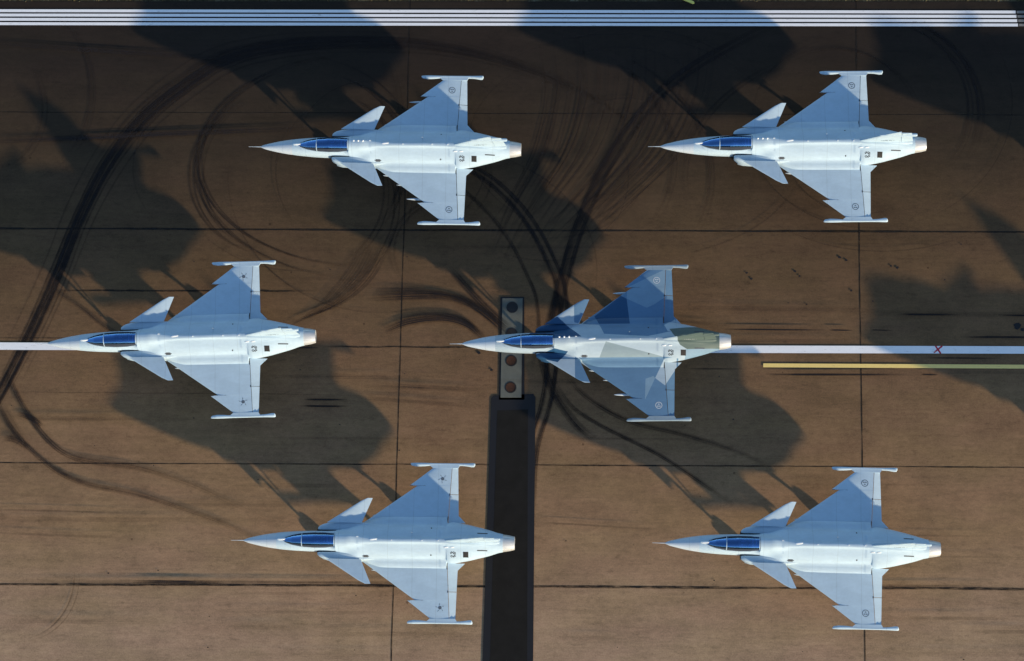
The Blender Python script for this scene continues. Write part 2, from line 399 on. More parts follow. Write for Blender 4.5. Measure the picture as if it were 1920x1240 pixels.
for a, b_, wd, k in [((-60, 268), (620, 240), .34, 1.3), ((-60, 80), (520, 118), .3, .9), ((1355, 618.5), (1545, 620), .10, 2.6), ((1552, 620), (1600, 620.5), .08, 2), ((1630, 620), (1675, 620.5), .08, 2),
        ((1430, 703), (1705, 703.5), .12, 2.6), ((1725, 703), (1760, 703.5), .09, 2), ((1680, 590), (1800, 591.5), .11, 2.3), ((1870, 592), (1960, 593), .09, 2), ((1800, 633), (2000, 634), .12, 2.4), ((1725, 672), (1880, 673), .1, 1.4),
        ((568, 750), (655, 750.5), .11, 2.6), ((562, 762), (655, 763), .11, 2.6), ((540, 653), (600, 653), .1, 2.4), ((1240, 600), (1345, 610), .2, .7),
        ((-60, 955), (330, 965), .12, .55), ((-60, 998), (260, 1010), .14, .5), ((-60, 975), (500, 975), .3, .3), ((1280, 692), (1400, 693), .1, .9), ((1300, 1002), (1900, 1006), .14, .6), ((1350, 1042), (2000, 1046), .12, .4),
        ((1000, 980), (1250, 994), .12, .6), ((690, 722), (930, 735), .3, .6), ((650, 745), (920, 765), .25, .5), ((-20, 1092), (1000, 1096), .3, .7), ((250, 1091), (420, 1093), .2, 1.6), ((1450, 1099), (1900, 1101), .2, .9)]:
    T([a, ((a[0]*2+b_[0])/3, a[1]+(b_[1]-a[1])/3+random.uniform(-.3, .3)), ((a[0]+b_[0]*2)/3, a[1]+(b_[1]-a[1])*2/3), b_], wd, k, (.3, .4))
for i in range(34):                                   # braking streaks near the bottom and middle
    x = random.uniform(-50, 1900); y = random.choice([random.uniform(690, 840), random.uniform(900, 1240), random.uniform(1100, 1230), random.uniform(440, 640)])
    ln = random.uniform(150, 520)
    T([(x, y), (x+ln/2, y+1), (x+ln, y+2)], random.uniform(.08, .3), random.uniform(.18, .45), (.4, .4))
# small oil spots
mb = MB()
def blob(px, py, r):
    r *= .8
    p = gp(px, py); n = 9; a0 = random.random()*6
    v = [(p.x+r*random.uniform(.6, 1.3)*math.cos(a0+6.283*i/n)*1.2, p.y+r*random.uniform(.6, 1.2)*math.sin(a0+6.283*i/n), 0) for i in range(n)]
    mb.add(v, [tuple(range(n))])
for px, py, r in [(1574, 483, .09), (1586, 488, .08), (1490, 509, .09), (1499, 518, .07), (1400, 512, .07), (1408, 523, .08), (1670, 499, .08), (1682, 502, .09), (1596, 545, .08), (1512, 571, .06), (898, 662, .10), (921, 694, .09), (1907, 612, .22), (1917, 618, .12), (1771, 525, .05), (203, 1075, .05)]:
    blob(px, py, r)
for i in range(50): blob(random.uniform(-40, 1960), random.uniform(450, 1240), random.uniform(.02, .05))
me = mb.mesh('oil_spots'); o = link('oil_spots', me, M['patchedge']); o.location.z = .03; o['kind'] = 'structure'
if me.polygons[0].normal.z < 0: me.flip_normals()

# rubble and tufts along the verge: uncountable
mb = MB(); rnd = random.Random(3)
for i in range(1500):
    x = rnd.uniform(-34, 34); y = EDGE+.05+abs(rnd.gauss(0, .55)) if i % 3 else EDGE+rnd.uniform(0, 5)
    s_ = rnd.uniform(.03, .10); h = rnd.uniform(.02, .12); a = rnd.uniform(0, 6.28)
    v = [(x+s_*rnd.uniform(.6, 1.2)*math.cos(a+k*1.2566), y+s_*rnd.uniform(.6, 1.2)*math.sin(a+k*1.2566), -.012) for k in range(5)]+[(x+rnd.uniform(-.04, .04), y+rnd.uniform(-.04, .04), h)]
    mb.add(v, [(k, (k+1) % 5, 5) for k in range(5)])
me = mb.mesh('verge_tufts'); o = link('verge_tufts', me, M['grass']); tag(o, 'rough grass tufts and loose stones along the runway edge', 'grass', kind='stuff')

# yellow marker at the verge
yp = gp(1290, 3, .0)
ym = D.objects.new('edge_marker', None); COL.objects.link(ym); ym.location = (yp.x, yp.y, 0); ym.rotation_euler.z = math.radians(-24)
tag(ym, 'small yellow marker board lying low in the grass beyond the four white lines', 'marker board')
mb = MB(); mb.rings([[(-.42, -.07, z_), (.30, -.07, z_), (.36, 0, z_), (.30, .07, z_), (-.42, .07, z_)] for z_ in (.10, .16)]); link('board', mb.mesh('board'), mat_simple('marker_yellow', (.72, .66, .16), .5), ym)
for sx_ in (-.25, .2):
    mb = MB(); mb.tube((sx_, 0, -.01), (sx_, 0, .10), .025); link('stake', mb.mesh('stake'), M['black'], ym)

# ------------------------------------------------------------------ jet materials
def finish_noise(b, pos):
    g1 = b.noise(b.mapping(pos, (1, 2.5, 2.5)), .9, 5, .65); g2 = b.noise(pos, 7, 4, .7)
    v = b.math('ADD', b.math('MULTIPLY', b.math('ADD', g1, b.math('MULTIPLY', g2, .45)), .36), .74)
    return v, g2
PG = (.415, .55, .665)
def mat_jet(name, col, rough=.42):
    b = NB(name); pos = b.n('ShaderNodeTexCoord').outputs['Object']
    v, g2 = finish_noise(b, pos)
    c = b.mix(1.0, col, b.n('ShaderNodeCombineColor', {0: v, 1: v, 2: v}).outputs[0], 'MULTIPLY')
    # faint panel joints
    sx = b.n('ShaderNodeSeparateXYZ', {0: pos})
    lx = b.math('LESS_THAN', b.math('ABSOLUTE', b.math('SUBTRACT', b.math('FRACT', b.math('MULTIPLY', sx.outputs[0], .83)), .5)), .008)
    c = b.mix(b.math('MULTIPLY', lx, .22), c, (.06, .08, .1))
    rr = b.math('ADD', b.math('MULTIPLY', g2, .2), rough)
    return b.done(b.bsdf(c, rr, 0, .35))
def mat_camo():
    b = NB('splinter_camouflage'); pos = b.n('ShaderNodeTexCoord').outputs['Object']
    LT, MD, MD2, DK = (.34, .44, .53), (.10, .20, .33), (.18, .29, .40), (.016, .072, .165)
    GN = (.085, .125, .12); GT = (.20, .275, .325)
    def X(px): return (px-65)/124.5
    def Yy(py): return -(py-541)/123.5
    polys = [
      (MD, [(885, 430), (1160, 175), (1330, 70), (1490, 70), (1480, 480), (1300, 520), (1020, 500)]),
      (MD, [(870, 640), (1400, 640), (1490, 650), (1490, 1010), (1280, 1010)]),
      (MD2, [(1290, 640), (1405, 640), (1345, 765), (1420, 850), (1420, 1000), (1300, 1000), (1165, 860), (1175, 810), (1285, 770)]),
      (MD2, [(1180, 190), (1420, 75), (1420, 250), (1345, 300), (1300, 320), (1175, 262)]) ,
      (LT, [(1345, 305), (1410, 275), (1412, 250), (1480, 250), (1480, 400), (1520, 470), (1300, 512), (1405, 440)]),
      (LT, [(1402, 650), (1520, 640), (1480, 700), (1480, 830), (1410, 815), (1345, 765)]),
      (DK, [(905, 425), (1170, 215), (1175, 262), (1285, 322), (1283, 445), (1035, 490), (1000, 425)]),
      (DK, [(560, 500), (600, 440), (740, 385), (890, 520), (720, 535)]),
      (DK, [(560, 560), (720, 590), (850, 560), (740, 672), (600, 640)]),
      (MD, [(845, 240), (960, 260), (870, 425), (845, 420)]),
      (MD, [(847, 635), (880, 650), (960, 800), (847, 790)]),
      (LT, [(800, 425), (1000, 430), (1030, 500), (890, 510)]),
      (GT, [(1040, 553), (1400, 640), (1000, 640)]),
      (GN, [(1370, 500), (1440, 470), (1820, 430), (1820, 620), (1540, 640), (1500, 575)]),
      (MD2, [(1530, 665), (1535, 600), (1800, 590), (1800, 700)]),
    ]
    cur = None
    for col, pl in polys:
        P = [(X(a), Yy(c_)) for a, c_ in pl]
        area = sum(P[i][0]*P[(i+1) % len(P)][1]-P[(i+1) % len(P)][0]*P[i][1] for i in range(len(P)))
        if area < 0: P = P[::-1]
        # convexity is assumed; concave outlines are cut to their kernel, which suits splinter shapes
        m = None
        for i in range(len(P)):
            a, c_ = P[i], P[(i+1) % len(P)]; nx, ny = -(c_[1]-a[1]), c_[0]-a[0]
            dd = nx*a[0]+ny*a[1]
            dot = b.n('ShaderNodeVectorMath', {0: pos, 1: (nx, ny, 0)}, operation='DOT_PRODUCT').outputs['Value']
            g = b.math('GREATER_THAN', dot, dd)
            m = g if m is None else b.math('MULTIPLY', m, g)
        cur = b.mix(m, cur if cur is not None else LT, col)
    v, g2 = finish_noise(b, pos)
    c = b.mix(1.0, cur, b.n('ShaderNodeCombineColor', {0: v, 1: v, 2: v}).outputs[0], 'MULTIPLY')
    return b.done(b.bsdf(c, .52, 0, .35))
M['jet'] = mat_jet('jet_grey_paint', PG)
M['nose'] = mat_jet('radome_grey', (.47, .555, .64), .45)
M['camo'] = mat_camo()
M['railcamo'] = mat_jet('rail_blue_grey', (.23, .31, .38))
M['dark'] = mat_simple('dark_opening', (.01, .01, .012), .7)
M['tyre'] = mat_simple('tyre', (.02, .02, .02), .8)
M['strut'] = mat_simple('gear_white', (.5, .5, .48), .45)
M['gap'] = mat_simple('panel_gap', (.05, .06, .075), .7)
M['stencil'] = mat_simple('stencil_grey', (.09, .12, .16), .6)
M['lstencil'] = mat_simple('stencil_pale', (.55, .6, .64), .6)
M['cock'] = mat_simple('cockpit_grey', (.03, .04, .06), .6)
M['seat'] = mat_simple('seat_cloth', (.10, .11, .13), .7, 0, .5, 14)
M['belt'] = mat_simple('seat_straps', (.8, .72, .85), .7)
M['lamp'] = mat_simple('clear_lamp_cap', (.85, .88, .9), .2)
b = NB('nozzle_metal'); pos = b.n('ShaderNodeTexCoord').outputs['Object']
sx = b.n('ShaderNodeSeparateXYZ', {0: pos})
n1 = b.noise(b.mapping(pos, (.8, 8, 8)), 1.0, 4, .6)
c = b.ramp(n1, [(.3, (.44, .45, .45)), (.6, (.66, .68, .69)), (.8, (.52, .54, .56))])
M['nozzle'] = b.done(b.bsdf(c, .45, .35, .5))
b = NB('canopy_glass')
fr = b.n('ShaderNodeFresnel', {'IOR': 1.55}).outputs[0]
fac = b.math('ADD', b.math('MULTIPLY', fr, 2.4), .36, clamp=True)
tr = b.n('ShaderNodeBsdfTransparent', {'Color': (.30, .45, .9, 1)})
gl = b.n('ShaderNodeBsdfGlossy', {'Color': (.22, .48, 1, 1), 'Roughness': .05})
M['glass'] = b.done(b.n('ShaderNodeMixShader', {0: fac, 1: tr.outputs[0], 2: gl.outputs[0]}))

# ------------------------------------------------------------------ jet geometry (x from pitot tip to tail, y up in the photograph, z up)
NH = 11
def ell(wd, zt, zb, p=1.0):
    zc = (zt+zb)/2; h = (zt-zb)/2; r = []
    for i in range(NH):
        a = math.pi*i/(NH-1); s_ = math.sin(a); c_ = math.cos(a)
        r.append((wd*abs(s_)**p, zc+h*math.copysign(abs(c_)**p, c_)))
    return r
FUS = [
 (.60, ell(.012, 2.035, 2.01)), (.85, ell(.115, 2.13, 1.90)), (1.2, ell(.205, 2.22, 1.80)), (1.65, ell(.30, 2.33, 1.69)), (2.2, ell(.385, 2.45, 1.57)),
 (2.75, ell(.445, 2.54, 1.46)), (3.4, ell(.485, 2.62, 1.36, .9)), (4.1, ell(.505, 2.68, 1.30, .85)), (4.9, ell(.51, 2.72, 1.26, .8)),
 (5.22, [(0, 2.74), (.20, 2.735), (.36, 2.70), (.44, 2.6), (.50, 2.35), (.51, 2.1), (.51, 1.8), (.50, 1.55), (.44, 1.35), (.25, 1.25), (0, 1.23)]),
 (5.26, [(0, 3.06), (.17, 3.03), (.30, 2.93), (.37, 2.78), (.49, 2.5), (.54, 2.2), (.54, 1.8), (.52, 1.5), (.45, 1.32), (.25, 1.22), (0, 1.2)]),
 (5.8, [(0, 3.05), (.16, 3.02), (.28, 2.93), (.35, 2.8), (.48, 2.55), (.62, 2.3), (.70, 1.9), (.66, 1.5), (.5, 1.3), (.28, 1.2), (0, 1.18)]),
 (6.35, [(0, 2.94), (.14, 2.92), (.24, 2.84), (.32, 2.75), (.50, 2.6), (.74, 2.38), (.90, 2.05), (.86, 1.6), (.6, 1.28), (.3, 1.16), (0, 1.14)]),
 (6.9, [(0, 2.89), (.11, 2.87), (.18, 2.79), (.30, 2.71), (.52, 2.55), (.74, 2.34), (.88, 2.12), (1.08, 1.90), (.88, 1.36), (.4, 1.15), (0, 1.12)]),
 (7.6, [(0, 2.89), (.09, 2.87), (.15, 2.78), (.28, 2.69), (.52, 2.53), (.73, 2.33), (.87, 2.12), (1.25, 1.915), (.92, 1.36), (.42, 1.14), (0, 1.11)]),
 (9.0, [(0, 2.92), (.09, 2.90), (.15, 2.78), (.28, 2.68), (.52, 2.52), (.73, 2.32), (.87, 2.10), (1.27, 1.91), (.95, 1.36), (.42, 1.14), (0, 1.11)]),
 (10.4, [(0, 2.88), (.10, 2.86), (.16, 2.76), (.28, 2.67), (.52, 2.51), (.73, 2.30), (.87, 2.08), (1.27, 1.885), (.95, 1.38), (.42, 1.17), (0, 1.14)]),
 (10.71, [(0, 2.865), (.11, 2.845), (.17, 2.755), (.29, 2.665), (.52, 2.50), (.73, 2.29), (.87, 2.07), (1.27, 1.875), (.93, 1.39), (.42, 1.18), (0, 1.15)]),
 (10.74, [(0, 2.86), (.11, 2.84), (.18, 2.755), (.3, 2.665), (.53, 2.51), (.76, 2.31), (.90, 2.08), (.98, 1.865), (.92, 1.40), (.42, 1.185), (0, 1.155)]),
 (10.95, [(0, 2.85), (.13, 2.83), (.2, 2.75), (.32, 2.66), (.54, 2.53), (.79, 2.32), (.95, 2.08), (1.02, 1.86), (.90, 1.42), (.42, 1.2), (0, 1.17)]),
 (11.6, [(0, 2.80), (.15, 2.78), (.23, 2.7), (.34, 2.62), (.54, 2.5), (.76, 2.3), (.88, 2.08), (.93, 1.84), (.82, 1.5), (.4, 1.26), (0, 1.22)]),
 (12.3, [(0, 2.70), (.16, 2.68), (.25, 2.61), (.36, 2.54), (.5, 2.42), (.64, 2.25), (.74, 2.05), (.77, 1.85), (.66, 1.55), (.36, 1.36), (0, 1.32)]),
 (13.0, [(0, 2.52), (.14, 2.51), (.25, 2.46), (.35, 2.39), (.45, 2.3), (.53, 2.18), (.57, 2.02), (.58, 1.88), (.5, 1.66), (.3, 1.5), (0, 1.45)]),
 (13.5, ell(.45, 2.42, 1.52)),
]
def loft_body(name, ST, x_lo, x_hi, dx=.09):
    xs = [s_[0] for s_ in ST]
    A = np.array([[c for p in s_[1] for c in p] for s_ in ST])
    xq = sorted(set([x for x in list(np.arange(x_lo, x_hi, dx))+[x_hi]+[x for x in xs if x_lo <= x <= x_hi]]))
    R = pchip(xs, A, xq); rings = []
    for x, r in zip(xq, R):
        half = catmull(r.reshape(-1, 2), 3)
        right = [(x, -p[0], p[1]) for p in half]; left = [(x, p[0], p[1]) for p in half[1:-1]][::-1]
        rings.append(right+left)
    mb = MB(); mb.rings(rings); return mb.mesh(name, True, 38)
def fus_top(x, y):
    xs = [s_[0] for s_ in FUS]; A = np.array([[c for p in s_[1] for c in p] for s_ in FUS])
    h = catmull(pchip(xs, A, [x])[0].reshape(-1, 2), 3); y = abs(y)
    for i in range(len(h)-1):
        if h[i][0] <= y <= h[i+1][0] and h[i+1][0] > h[i][0]:
            t = (y-h[i][0])/(h[i+1][0]-h[i][0]); return float(h[i][1]+(h[i+1][1]-h[i][1])*t)
    return 1.9

WZ = 1.80
def w_le(y):
    if y < 1.35: return 6.45+(y-.9)*1.42
    if y <= 2.85: return 7.09+(y-1.35)*1.405
    return 8.80+(y-2.851)*1.30
def w_te(y): return 11.27-(y-1.35)*.028
def w_hg(y): return 10.74+(y-.98)*.055
def w_th(y): return .115-(y-.9)*.024
def prof(u): u = min(max(u, 0), 1); return 10*(.2969*math.sqrt(u)-.126*u-.3516*u*u+.2843*u**3-.1015*u**4)
def w_z(x, y):                                        # upper skin height at (x, y>0)
    y = max(y, .9); u = (x-w_le(y))/(w_te(y)-w_le(y)); return WZ+w_th(y)*prof(u)
def build_wing(s_):
    NC = 16; mb = MB(); rs = []
    ys = list(np.linspace(.86, 2.85, 16))+[2.8505]+list(np.linspace(2.9, 3.80, 9))
    for y in ys:
        le = w_le(y) if y != ys[15] else 7.09+1.5*1.405
        te = w_te(y); hg = w_hg(y); up = []; lo = []
        for i in range(NC+1):
            t = (i/NC)**1.7; x = le+(hg-le)*t; u = (x-le)/(te-le)
            up.append((x, s_*y, WZ+w_th(y)*prof(u))); lo.append((x, s_*y, WZ-w_th(y)*.7*prof(u)))
        rs.append(up+lo[1:][::-1])
    mb.rings(rs); return mb.mesh('wing', True, 30)
def build_flap(s_, y0, y1, inner):
    droop = math.tan(math.radians(11)); mb = MB(); rs = []
    ys = [y0+.012, 1.2, 1.36, 1.8, y1] if inner else [y0, (y0+y1)/2, y1]
    for y in ys:
        hg = w_hg(y)+.025; te = w_te(y) if y >= 1.35 else 11.27+(1.36-y)*.98
        up = []; lo = []; h0 = w_th(y)*prof((hg-w_le(y))/(w_te(y)-w_le(y)))
        for i in range(6):
            t = i/5; x = hg+(te-hg)*t; zc = WZ-droop*(x-hg)
            up.append((x, s_*y, zc+h0*(1-t)*.98+.004)); lo.append((x, s_*y, zc-h0*.7*(1-t)-.004))
        rs.append(up+lo[::-1])
    mb.rings(rs); return mb.mesh('flap', True, 30)
def build_canard(s_):
    mb = MB(); rs = []
    for t in np.linspace(0, 1, 9):
        y = .90+t*1.22; le = 4.78+t*1.90; te = 6.50+t*.53
        if t > .9: le += (t-.9)*.8
        th = .07*(1-.7*t); z0 = 2.37+t*.13; up = []; lo = []
        for i in range(13):
            u = (i/12)**1.5; x = le+(te-le)*u
            zt = z0-.06*(u-.35)*(te-le)
            up.append((x, s_*y, zt+th*prof(u)+.003)); lo.append((x, s_*y, zt-th*prof(u)-.003))
        rs.append(up+lo[1:-1][::-1])
    mb.rings(rs); return mb.mesh('canard', True, 35)
def build_fin():
    mb = MB(); rs = []
    for t in np.linspace(0, 1, 9):
        z = 2.45+t*2.05; le = 10.25+t*2.10; te = 13.38-t*.30
        if t > .94: le += .1
        th = .085*(1-.68*t); A = []; B = []
        te2 = te-.62*(1-.2*t)
        for i in range(13):
            u = (i/12)**1.4; x = le+(te2-le)*u; uu = (x-le)/(te-le)
            A.append((x, th*prof(uu), z)); B.append((x, -th*prof(uu), z))
        rs.append(A+B[1:][::-1])
    mb.rings(rs); return mb.mesh('fin', True, 35)
def build_rudder():
    mb = MB(); rs = []
    for t in np.linspace(0.10, .90, 5):
        z = 2.45+t*2.05; te = 13.38-t*.30; h = te-.62*(1-.2*t)+.02; th = .085*(1-.68*t)
        le = 10.25+t*2.10; h0 = th*prof((h-le)/(te-le))
        rs.append([(h, h0, z), (te, .006, z), (te, -.006, z), (h, -h0, z)])
    mb.rings(rs); return mb.mesh('rudder')
def spindle(a, b_, r, n=14, prof_=((0, .1), (.06, .5), (.16, .85), (.35, 1), (.75, 1), (.92, .8), (1, .55)), sy=1, sz=1):
    a, b_ = Vector(a), Vector(b_); mb = MB(); rs = []
    for t, k in prof_:
        c_ = a+(b_-a)*t; rs.append([(c_.x, c_.y+sy*r*k*math.cos(6.2832*i/n), c_.z+sz*r*k*math.sin(6.2832*i/n)) for i in range(n)])
    mb.rings(rs); return mb
def build_rail(s_):
    y = 3.93; mb = MB(); rs = []
    pr = [(0, .03, .03), (.02, .07, .06), (.10, .095, .10), (.22, .085, .10), (.34, .06, .085), (.5, .06, .08), (.72, .06, .08), (.86, .075, .09), (.95, .105, .105), (.985, .10, .10), (1, .05, .05)]
    for t, wy, wz in pr:
        x = 8.83+t*3.22; n = 12
        yy = y-(.06-wy)*0+ (wy-.06)*(-.6)                # the inner face swells, the outer stays straight
        rs.append([(x, s_*(yy+wy*math.copysign(abs(math.cos(6.2832*i/n))**.7, math.cos(6.2832*i/n))), WZ-.02+wz*math.copysign(abs(math.sin(6.2832*i/n))**.7, math.sin(6.2832*i/n))) for i in range(n)])
    mb.rings(rs)
    mb.rings([[(9.95, s_*3.74, WZ+z_), (11.2, s_*3.74, WZ+z_), (11.3, s_*3.9, WZ+z_), (9.75, s_*3.9, WZ+z_)] for z_ in (-.05, .052)])
    return mb.mesh('rail', True, 40)
def canopy_sec(x):
    # half width and height of glass above its sill
    t = (x-2.62)/(5.23-2.62)
    wd = np.interp(x, [2.62, 2.8, 3.1, 3.6, 4.2, 4.8, 5.23], [.03, .13, .235, .325, .36, .355, .33])
    zt = np.interp(x, [2.62, 2.8, 3.1, 3.6, 4.2, 4.8, 5.23], [2.54, 2.64, 2.81, 3.04, 3.15, 3.13, 3.05])
    zs = np.interp(x, [2.62, 3.1, 3.6, 5.23], [2.50, 2.50, 2.52, 2.54])
    return wd, zt, zs
def build_glass(x0, x1, name, off=0.0, solid=False):
    rs = []; n = 17
    for x in np.linspace(x0, x1, 22):
        wd, zt, zs = canopy_sec(x); r = []
        for i in range(n):
            a = math.pi*i/(n-1); c_ = math.cos(a); s_ = math.sin(a)
            r.append((x, (wd+off)*math.copysign(abs(c_)**.9, c_), zs+(zt-zs+off)*abs(s_)**.8))
        rs.append(r)
    mb = MB(); v = [p for r in rs for p in r]; f = [(k*n+i, k*n+i+1, (k+1)*n+i+1, (k+1)*n+i) for k in range(len(rs)-1) for i in range(n-1)]
    mb.add(v, f)
    return mb.mesh(name, True, 60)
def build_frame():
    mb = MB()
    for x0, x1 in ((3.59, 3.625), (5.20, 5.235)):
        n = 21; rs = []
        for x, off in ((x0, -.01), (x0, .016), (x1, .016), (x1, -.01), (x0, -.01)):
            wd, zt, zs = canopy_sec(x)
            rs.append([(x, (wd+off)*math.copysign(abs(math.cos(math.pi*i/(n-1)))**.9, math.cos(math.pi*i/(n-1))), zs-.02+(zt-zs+.02+off)*abs(math.sin(math.pi*i/(n-1)))**.8) for i in range(n)])
        v = [p for r in rs for p in r]; mb.add(v, [(k*n+i, k*n+i+1, (k+1)*n+i+1, (k+1)*n+i) for k in range(4) for i in range(n-1)])
    for s_ in (-1, 1):                                 # sill rails along the glass
        xs = np.linspace(2.66, 5.2, 20)
        rs = []
        for x in xs:
            wd, zt, zs = canopy_sec(x); y = s_*(wd+.012)
            rs.append([(x, y-.018, zs-.06), (x, y+.018, zs-.06), (x, y+.014, zs+.022), (x, y-.014, zs+.022)])
        mb.rings(rs)
    return mb.mesh('canopy_frame', True, 40)
def build_intake(s_):
    mb = MB(); rs = []
    for X0, yi, yo, zt, zb in [(4.33, .545, .70, 2.22, 1.42), (4.40, .535, .77, 2.27, 1.38), (4.55, .53, .84, 2.30, 1.36), (4.8, .53, .91, 2.32, 1.35), (5.3, .52, .945, 2.33, 1.33), (6.0, .50, .955, 2.32, 1.32), (6.6, .45, .955, 2.28, 1.32), (7.4, .40, .86, 2.15, 1.34)]:
        r = []; n = 20; cy = (yi+yo)/2; ry = (yo-yi)/2; cz = (zt+zb)/2; rz = (zt-zb)/2
        sk = .16 if X0 < 4.5 else .08 if X0 < 5 else 0
        for i in range(n):
            a = 6.2832*i/n; c_, sn = math.cos(a), math.sin(a)
            y = cy+ry*math.copysign(abs(c_)**.42, c_); z = cz+rz*math.copysign(abs(sn)**.30, sn)
            r.append((X0+sk*(y-yi)*.9+(.12 if z < cz and X0 < 4.5 else 0), s_*y, z))
        rs.append(r)
    mb.rings(rs); return mb.mesh('air_intake', True, 40)
def build_mouth(s_):
    mb = MB(); mb.rings([[(4.32+.12*(y-.55), s_*y, z) for y, z in ((.56, 1.47), (.68, 1.50), (.68, 2.12), (.56, 2.17))], [(4.5, s_*y, z) for y, z in ((.56, 1.47), (.68, 1.50), (.68, 2.12), (.56, 2.17))]])
    return mb.mesh('intake_mouth')
def build_nozzle():
    n = 40; mb = MB(); rs = []
    for x, r in [(13.40, .40), (13.46, .425), (13.52, .425), (13.8, .385), (14.08, .32), (14.085, .29), (13.8, .34), (13.4, .36)]:
        rs.append([(x, (r+(.008 if i % 2 else -.008))*math.cos(6.2832*i/n), 1.97+(r+(.008 if i % 2 else -.008))*math.sin(6.2832*i/n)) for i in range(n)])
    mb.rings(rs); return mb.mesh('nozzle', True, 50)
def wheel(c, r, wd, name):
    c = Vector(c); mb = MB(); n = 24; rs = []
    for y, rr in [(-wd/2, r*.5), (-wd/2, r*.86), (-wd*.36, r), (wd*.36, r), (wd/2, r*.86), (wd/2, r*.5)]:
        rs.append([(c.x+rr*math.cos(6.2832*i/n), c.y+y, c.z+rr*math.sin(6.2832*i/n)) for i in range(n)])
    mb.rings(rs); return mb.mesh(name, True, 35)

def emblem_ring(s_, cx, cy):
    mb = MB(); n = 36
    def P(x, y): return (x, s_*y, w_z(x, y)+.005)
    R0, R1 = .142, .172
    v = [P(cx+r*math.cos(6.2832*i/n), cy+r*math.sin(6.2832*i/n)) for r in (R0, R1) for i in range(n)]
    mb.add(v, [(i, (i+1) % n, n+(i+1) % n, n+i) for i in range(n)])
    crown = [(-.035, -.025), (.035, -.025), (.045, .03), (.02, .004), (0, .036), (-.02, .004), (-.045, .03)]
    for ox, oy in ((-.05, .045), (.05, .045), (0, -.055)):
        v = [P(cx+ox*1.0+a*1.05, cy+oy+b_*1.05) for a, b_ in crown]
        mb.add(v, [(0, 1, 3, 5), (1, 2, 3), (3, 4, 5), (5, 6, 0)])
    return mb.mesh('emblem')
def emblem_star(s_, cx, cy):
    mb = MB(); n = 20
    def P(x, y): return (x, s_*y, w_z(x, y)+.005)
    mb.add([P(cx+.085*math.cos(6.2832*i/n), cy+.085*math.sin(6.2832*i/n)) for i in range(n)], [tuple(range(n))])
    for k in range(5):
        a = math.radians(43+72*k)
        pts = [(.10, -.22), (.135, -.20), (.22, .05), (.205, .14), (.165, .06), (.13, .10), (.15, -.02)]
        pts = [(.085, -.30), (.12, -.16), (.16, -.03), (.25, .10), (.17, .16), (.14, .04)]
        v = [P(cx+r*math.cos(a+t), cy+r*math.sin(a+t)) for r, t in pts]
        mb.add(v, [(0, 1, 5), (1, 2, 5), (2, 3, 4), (2, 4, 5)])
    return mb.mesh('emblem')

CACHE = {}
def zmap(z): return (z-1.8)*.86+2.06 if z > 1.8 else z+.26
GROUNDED = ('wheel',)
def islands(me):
    import bmesh
    bm = bmesh.new(); bm.from_mesh(me); bm.verts.ensure_lookup_table(); seen = set(); out = []
    for v0 in bm.verts:
        if v0.index in seen: continue
        st = [v0]; comp = []; seen.add(v0.index)
        while st:
            v = st.pop(); comp.append(v)
            for e in v.link_edges:
                w2 = e.other_vert(v)
                if w2.index not in seen: seen.add(w2.index); st.append(w2)
        idx = {v.index: i for i, v in enumerate(comp)}
        fs = {f for v in comp for f in v.link_faces}
        m2 = make_mesh(me.name, [v.co for v in comp], [tuple(idx[v.index] for v in f.verts) for f in fs], any(f.smooth for f in fs), 35)
        out.append(m2)
    bm.free(); return out
def part(name, key, fn, mat, parent, label=None, multi=False):
    k = (name, key, mat)
    if k not in CACHE:
        me = fn()
        if name not in GROUNDED:
            for v in me.vertices:
                z = v.co.z
                if name.endswith('gear'): v.co.z = z if z < .7 else z+(z-.7)*.4
                else: v.co.z = zmap(z)
        ms = islands(me) if multi else [me]
        for m_ in ms: m_.name = name; m_.materials.clear(); m_.materials.append(M[mat])
        CACHE[k] = ms
    for m_ in CACHE[k]:
        o = link(name, m_, None, parent)
        if label: o['label'] = label
    return o

def patch_on_body(x0, x1, y0, y1, nx=5, ny=5, lift=.006, shape=None):
    mb = MB(); v = []
    for i in range(nx+1):
        for j in range(ny+1):
            x = x0+(x1-x0)*i/nx; y = y0+(y1-y0)*j/ny; v.append((x, y, fus_top(x, y)+lift))
    f = [(i*(ny+1)+j, (i+1)*(ny+1)+j, (i+1)*(ny+1)+j+1, i*(ny+1)+j+1) for i in range(nx) for j in range(ny) if not shape or shape(i, j)]
    mb.add(v, f); return mb.mesh('body_patch')

